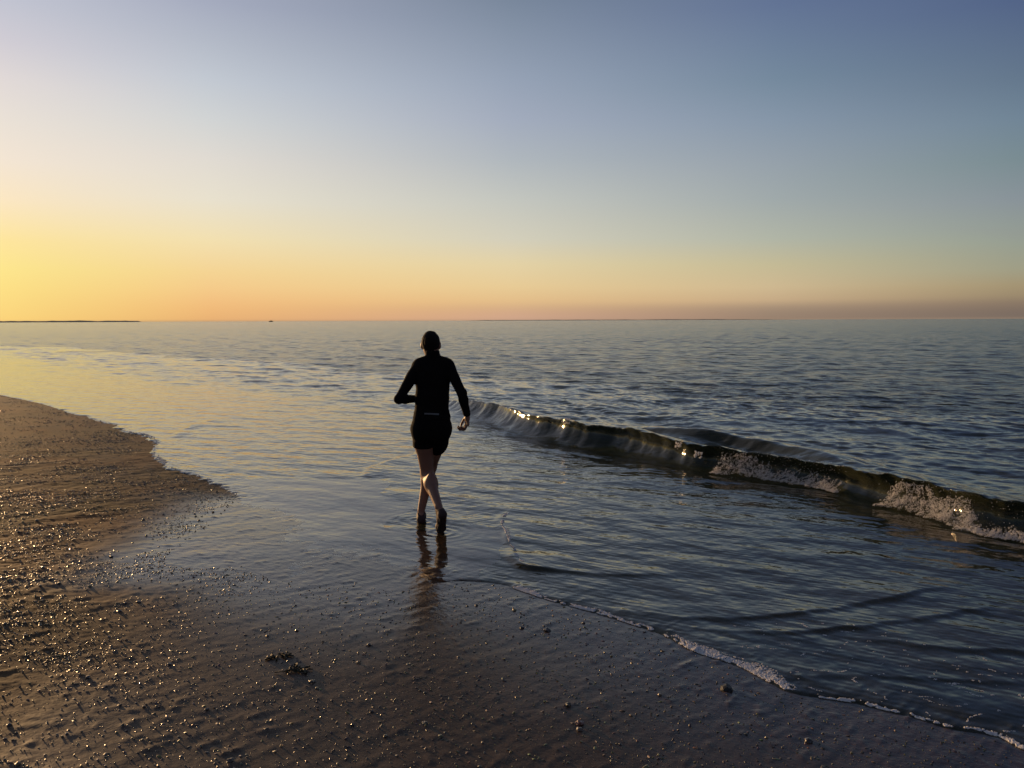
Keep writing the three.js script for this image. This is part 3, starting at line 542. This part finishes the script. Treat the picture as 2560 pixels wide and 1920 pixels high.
// finer gravel: too small and too many to count
{
  const N = 56000, per = [[], [], []], cols = [[], [], []], q = new THREE.Quaternion(), e = new THREE.Euler(), M = new THREE.Matrix4(), c = new THREE.Color();
  let n = 0;
  for (let tries = 0; n < N && tries < 700000; tries++) {
    const d = 2.2 * Math.pow(10, Math.pow(rnd(), 0.9)), x = d * (rnd() * 1.5 - 0.85), z = -d;
    const D = edge.at(x, z); if (D > -0.03) continue;
    const st = stony(x, z), clump = fbm(x * 1.8, z * 1.8, 101, 3);
    if (rnd() > 0.08 + (0.25 + 1.6 * clump) * Math.pow(st, 1.3) + 0.05 * clump) continue;
    const r = (0.0016 + 0.0042 * Math.pow(rnd(), 3)) * (0.8 + 0.06 * d), k = n % 3;
    e.set(rnd() * 0.5, rnd() * 6.28, rnd() * 0.5); q.setFromEuler(e);
    per[k].push(M.clone().compose(new THREE.Vector3(x, sandY(x, z) + r * 0.05, z), q, new THREE.Vector3(r * (0.9 + 1.2 * rnd()), r * 0.75, r * 1.1)));
    cols[k].push(stoneTones[Math.floor(rnd() * stoneTones.length)].map((v) => v * (0.7 + 0.8 * rnd()))); n++;
  }
  const gm = new THREE.MeshPhysicalMaterial({ color: 0xffffff, roughness: 0.55, clearcoat: 0.45, clearcoatRoughness: 0.26 });
  const root = new THREE.Group(); root.name = 'gravel'; scene.add(root);
  STONE_LOW.forEach((g, k) => { const im = new THREE.InstancedMesh(g, gm, per[k].length); im.name = 'gravel_grains'; per[k].forEach((m, i) => { im.setMatrixAt(i, m); im.setColorAt(i, c.setRGB(...cols[k][i])); }); im.userData.kind = 'stuff'; root.add(im); });
  tag(root, 'fine wet gravel strewn over the sand bank and beach', 'gravel', null, 'stuff');
}
console.log('stones done', Math.round(performance.now()));

/* ---------- foam ---------- */
const BUBBLE = new THREE.IcosahedronGeometry(1, 1);
const foamM = new THREE.MeshPhysicalMaterial({ color: new THREE.Color().setRGB(0.84, 0.82, 0.80), roughness: 0.6, transmission: 0.3, thickness: 0 });
function foamCloud(name, list, label) {
  const im = new THREE.InstancedMesh(BUBBLE, foamM, list.length), M = new THREE.Matrix4(), q = new THREE.Quaternion();
  list.forEach(([x, y, z, r, f = 1], i) => im.setMatrixAt(i, M.compose(new THREE.Vector3(x, y, z), q, new THREE.Vector3(r, r * f, r))));
  im.name = numbered(name); scene.add(im);
  return tag(im, label, 'foam', null, 'stuff');
}
const surfaceAt = (x, z) => { water(x, z, Math.hypot(x, z), 0.01); return wOut[1]; };
// white water on the breaking wave: m0..m1 along the foot of the wave
function waveFoam(m0, m1, strands, pile, label, size) {
  const list = [], put = (m, v, out, r, j) => {
    if (m < m0 - 0.05 || m > m1 + 0.05) return;
    const H = waveParam(m, 2), wf = waveParam(m, 3) * 0.8, p = wave.point(m), vv = clamp(v, 0, 1.15), q = mix(-0.10, wf * 0.72, vv) - out - waveParam(m, 4) * 0.7 * vv * vv + (rnd() - 0.5) * j;
    list.push([p[0] + p[2] * q + (rnd() - 0.5) * j * 0.5, Math.max(0.001, H * (0.01 + 0.9 * Math.pow(vv, 1.15))) + (rnd() - 0.5) * j, p[1] + p[3] * q + (rnd() - 0.5) * j * 0.5, r]);
  };
  for (let i = 0; i < strands; i++) {                                    // torn threads running down the face
    const m = mix(m0, m1, rnd()), t = (m - m0) / (m1 - m0), k = size(t); if (n2(m * 5, 2, 112) < -0.1) continue;
    const v0 = clamp(0.25 + 0.7 * rnd() * k, 0.1, 1), w = 0.003 + 0.008 * rnd() * rnd(), n = Math.round((20 + 80 * rnd()) * k), drift = (rnd() - 0.6) * 0.14, st = 0.012 + 0.03 * rnd(), len = 0.25 + 0.6 * rnd();
    for (let c = 0; c < n; c++) { const f = rnd(), v = v0 * (1 - f * len); put(m + drift * f + (rnd() - 0.5) * w * (1 + 2.5 * f) + 0.02 * n2(m * 20, v * 9, i % 9), v, st + 0.05 * f * f, 0.0010 + 0.0020 * Math.pow(rnd(), 3), 0.006 + 0.012 * f); }
  }
  for (let i = 0; i < pile; i++) {                                       // churned heaps, thick at the foot and ragged above
    const m = mix(m0, m1, rnd()), t = (m - m0) / (m1 - m0), k = size(t), up = 0.5 + 0.9 * n2(m * 2.6, 4, 113), full = sstep(0.45, 0.25, t), v0 = Math.pow(rnd(), 1.5 - 0.7 * full) * clamp(up + 0.4 * full, 0.15, 0.95) * k, s0 = (0.010 + 0.048 * Math.pow(rnd(), 2.2)) * (1.15 - 0.6 * v0) * (0.5 + 0.5 * k), stick = 0.01 + 0.10 * rnd() * rnd() * (1.1 - v0) + 0.07 * sstep(0.3, 0, t) * rnd(), n = Math.round(10 + 45000 * s0 * s0);
    for (let c = 0; c < n; c++) {
      const a = rnd() * 6.283, w = Math.sqrt(rnd()), mm = m + s0 * w * Math.cos(a), v = v0 + s0 * w * Math.sin(a) / 0.27, rough = n2(mm * 55, v * 14, 122) + 0.6 * n2(mm * 120, v * 30, 123);
      if (v < -0.06 || rough + 0.72 < w) continue;
      put(mm, v, stick * (0.3 + 0.7 * Math.sqrt(1 - w * w)) + 0.012 * rough + 0.006 * rnd(), 0.0010 + 0.0024 * Math.pow(rnd(), 3), 0.006);
    }
  }
  for (let i = 0; i < 260; i++) put(mix(m0, m1, rnd()), 0.2 + 0.95 * rnd(), 0.03 + 0.16 * rnd() * rnd(), 0.0009 + 0.0016 * rnd(), 0.03);   // spray
  return foamCloud('wave_foam', list, label);
}
const mAt = (x, z) => { wave.at(x, z); return wave.m; };
waveFoam(mAt(2.36, -9.05), mAt(3.36, -7.9), 110, 620, 'white foam spilling down the middle of the breaking wave', (t) => (t < 0.3 ? 1 : mix(0.85, 0.4, (t - 0.3) / 0.7)) * sstep(0, 0.04, t));
waveFoam(mAt(3.56, -7.40), mAt(4.7, -5.2), 190, 1250, 'white foam spilling down the right end of the breaking wave', (t) => mix(1, 0.8, t) * sstep(0, 0.05, t));
{
  const spots = [[0.62, -11.45, 0.95, 60, 0.10], [1.98, -9.55, 0.8, 26, 0.05], [2.18, -9.25, 0.6, 40, 0.06]], list = [];
  for (const [x, z, v, n, w] of spots) for (let i = 0; i < n; i++) { const m = mAt(x, z) + (rnd() - 0.5) * 2 * w, H = waveParam(m, 2), wf = waveParam(m, 3), p = wave.point(m), vv = clamp(v + (rnd() - 0.5) * 0.25), q = wf * vv - 0.06 - waveParam(m, 4) * vv; list.push([p[0] + p[2] * q, H * Math.pow(vv, 1.2) + 0.005, p[1] + p[3] * q, 0.004 + 0.007 * rnd()]); }
  foamCloud('wave_foam', list, 'few flecks of spray along the unbroken crest of the wave');
}
// foam left along the edges of the swash: [metres along, width, amount] by nearness to listed spots
function edgeFoam(curve, m0, m1, n, amount, label, side = 1, spread = 0.03) {
  const list = [];
  for (let t = 0; list.length < n && t < n * 20; t++) {
    const m = mix(m0, m1, rnd()), p = curve.point(m), a = amount(p[0], p[1]);
    const w = spread * (0.4 + 1.6 * a) * Math.abs(rnd() + rnd() - 1), x = p[0] + p[2] * (w * side + 0.004), z = p[1] + p[3] * (w * side + 0.004);
    if (n2(m * 9, w * 30, 151) * 0.7 + n2(m * 31, w * 60, 161) * 0.6 + a < 0.42) continue;
    const r = 0.0015 + 0.0034 * Math.pow(rnd(), 2.2);
    list.push([x, surfaceAt(x, z) + r * 0.25, z, r, 0.7]);
  }
  return foamCloud('swash_foam', list, label);
}
const near = (x, z, a, b, r) => Math.exp(-(((x - a) ** 2 + (z - b) ** 2) / (r * r)));
const eAt = (x, z) => { edge.at(x, z); return edge.m; };
edgeFoam(edge, eAt(0.0, -5.03), eAt(0.85, -4.2), 4200, (x, z) => 0.38 + 0.55 * near(x, z, 0.06, -4.95, 0.12) + 0.35 * near(x, z, 0.48, -4.58, 0.08), 'thin white foam line where the thin sheet of water ends, left stretch');
edgeFoam(edge, eAt(0.83, -4.2), eAt(1.29, -3.54), 5200, (x, z) => 0.30 + 0.5 * near(x, z, 0.95, -4.0, 0.13) + 0.65 * near(x, z, 1.17, -3.76, 0.14), 'thick pinkish foam clump on the water edge beside the black stone', 1, 0.06);
edgeFoam(edge, eAt(1.29, -3.54), eAt(2.5, -2.6), 2600, (x, z) => 0.12 + 0.3 * near(x, z, 1.5, -3.48, 0.1) + 0.3 * near(x, z, 1.95, -3.2, 0.12), 'broken flecks of foam on the water edge at the bottom right');
edgeFoam(BORES[0].c, 0.25, BORES[0].c.total * 0.62, 2200, (x, z) => 0.30 + 0.22 * near(x, z, -0.06, -6.4, 0.2), 'short upright row of foam beads on the small ridge right of the runner', 1, 0.03);
edgeFoam(edge, eAt(-7.2, -13.9), eAt(-3.3, -8.5), 2600, (x, z) => 0.02 + 0.3 * near(x, z, -5.6, -12, 0.6) + 0.35 * near(x, z, -4.3, -9.7, 0.6), 'flecks of foam where the sea meets the brown sand bank', 1, 0.12);
{
  const list = [];
  for (let t = 0; list.length < 3200 && t < 200000; t++) { const x = 1.2 + 1.7 * rnd(), z = -4.4 + 1.5 * rnd(), D = edge.at(x, z); if (D < 0.05 || D > 0.95) continue; const lace = Math.abs(n2(x * 5 + 0.4 * n2(x * 3, z * 3, 7), z * 9, 171)) + 0.5 * Math.abs(n2(x * 13, z * 22, 181)); if (lace > 0.035 + 0.02 * n2(x * 2, z * 2, 9)) continue; const r = 0.0012 + 0.0018 * rnd(); list.push([x, surfaceAt(x, z) + r * 0.1, z, r, 0.45]); }
  foamCloud('foam_lace', list, 'faint lacy foam drifting on shallow water at the lower right');
}
console.log('foam done', Math.round(performance.now()));

/* ---------- seaweed ---------- */
const weedM = new THREE.MeshPhysicalMaterial({ color: new THREE.Color().setRGB(0.030, 0.028, 0.010), roughness: 0.7, side: THREE.DoubleSide });
function seaweed(x, z, size, n, label) {
  const gs = [];
  for (let i = 0; i < n; i++) {
    let px = x + (rnd() - 0.5) * size * 1.2, pz = z + (rnd() - 0.5) * size * 0.7, a = rnd() * 6.28; const pts = [];
    for (let k = 0; k < 6; k++) { pts.push(new THREE.Vector3(px, sandY(px, pz) + 0.004 + 0.010 * rnd() * (1 - Math.abs(k - 2.5) / 3), pz)); a += (rnd() - 0.5) * 1.6; px += Math.cos(a) * size * 0.16; pz += Math.sin(a) * size * 0.16; }
    gs.push(new THREE.TubeGeometry(new THREE.CatmullRomCurve3(pts), 14, 0.0022 + 0.003 * rnd(), 5));
  }
  return tag(mesh(numbered('seaweed'), mergeGeometries(gs), weedM), label, 'seaweed');
}
seaweed(-1.13, -3.80, 0.07, 10, 'upper of two dark olive seaweed clumps on the pebbly wet sand');
seaweed(-1.03, -3.63, 0.08, 11, 'lower of two dark olive seaweed clumps on the pebbly wet sand');

/* ---------- along the horizon ---------- */
function lowLand(az0, az1, r, hMax, taper, mat, name, label, k) {
  const n = 260, pos = [], idx = [];
  for (let i = 0; i <= n; i++) {
    const t = i / n, az = mix(az0, az1, t) * RAD, h = hMax * (0.72 + 0.5 * fbm(t * 30, 1, k, 4) + 0.3 * fbm(t * 5, 2, k, 2)) * taper(t);
    for (const [dr, f] of [[-90, 0], [-40, 0.75], [0, 1], [60, 0.8], [160, 0]]) pos.push((r + dr) * Math.sin(az), f ? Math.max(0.3, h * f) : -1, -(r + dr) * Math.cos(az));
    if (i) for (let q = 0; q < 4; q++) { const a = (i - 1) * 5 + q, b = a + 1, c = a + 5, d = c + 1; idx.push(a, c, b, b, c, d); }
  }
  const g = new THREE.BufferGeometry(); g.setAttribute('position', new THREE.Float32BufferAttribute(pos, 3)); g.setIndex(idx); g.computeVertexNormals();
  return tag(mesh(name, g, mat), label, null, null, 'structure');
}
const hazedLandM = new THREE.MeshStandardMaterial({ color: new THREE.Color().setRGB(0.5, 0.37, 0.23), roughness: 1 });  // tan lightened: haze over the distance painted into the base colour
lowLand(-48, -24.7, 5200, 11, (t) => sstep(1.0, 0.985, t), hazedLandM, 'headland', 'low dark headland along the horizon at the far left', 201);
lowLand(-4, 20, 9000, 9, (t) => sstep(0, 0.1, t) * sstep(1, 0.8, t), hazedLandM, 'far_coast', 'thin dark line of far coast on the horizon', 211);
{
  const b = new THREE.Group(); b.name = 'boat'; const az = -16.7 * RAD, r = 2600; b.position.set(r * Math.sin(az), 0, -r * Math.cos(az)); b.rotation.y = 0.25; scene.add(b);
  const hm = new THREE.MeshStandardMaterial({ color: 0x2a2622, roughness: 0.7 }), cm = new THREE.MeshStandardMaterial({ color: 0x4a4238, roughness: 0.7 });
  const sh = new THREE.Shape(); sh.moveTo(-6.5, 2.2); sh.lineTo(-5.6, -0.3); sh.lineTo(4.4, -0.3); sh.lineTo(6.8, 2.6); sh.lineTo(3, 2.1); sh.closePath();
  mesh('hull', new THREE.ExtrudeGeometry(sh, { depth: 2.6, bevelEnabled: true, bevelSize: 0.5, bevelThickness: 0.7, bevelSegments: 2 }).translate(0, 0, -1.3), hm, b);
  const cs = new THREE.Shape(); cs.moveTo(-1.6, 0); cs.lineTo(-1.5, 2.2); cs.lineTo(1.0, 2.2); cs.lineTo(1.7, 0); cs.closePath();
  mesh('cabin', new THREE.ExtrudeGeometry(cs, { depth: 2, bevelEnabled: true, bevelSize: 0.1, bevelThickness: 0.1 }).translate(0.4, 2.2, -1), cm, b);
  mesh('mast', new THREE.CylinderGeometry(0.09, 0.14, 4.5, 8).translate(-0.8, 4.6, 0), hm, b);
  tag(b, 'tiny dark boat on the horizon left of the runner', 'boat');
}

renderer.render(scene, camera);
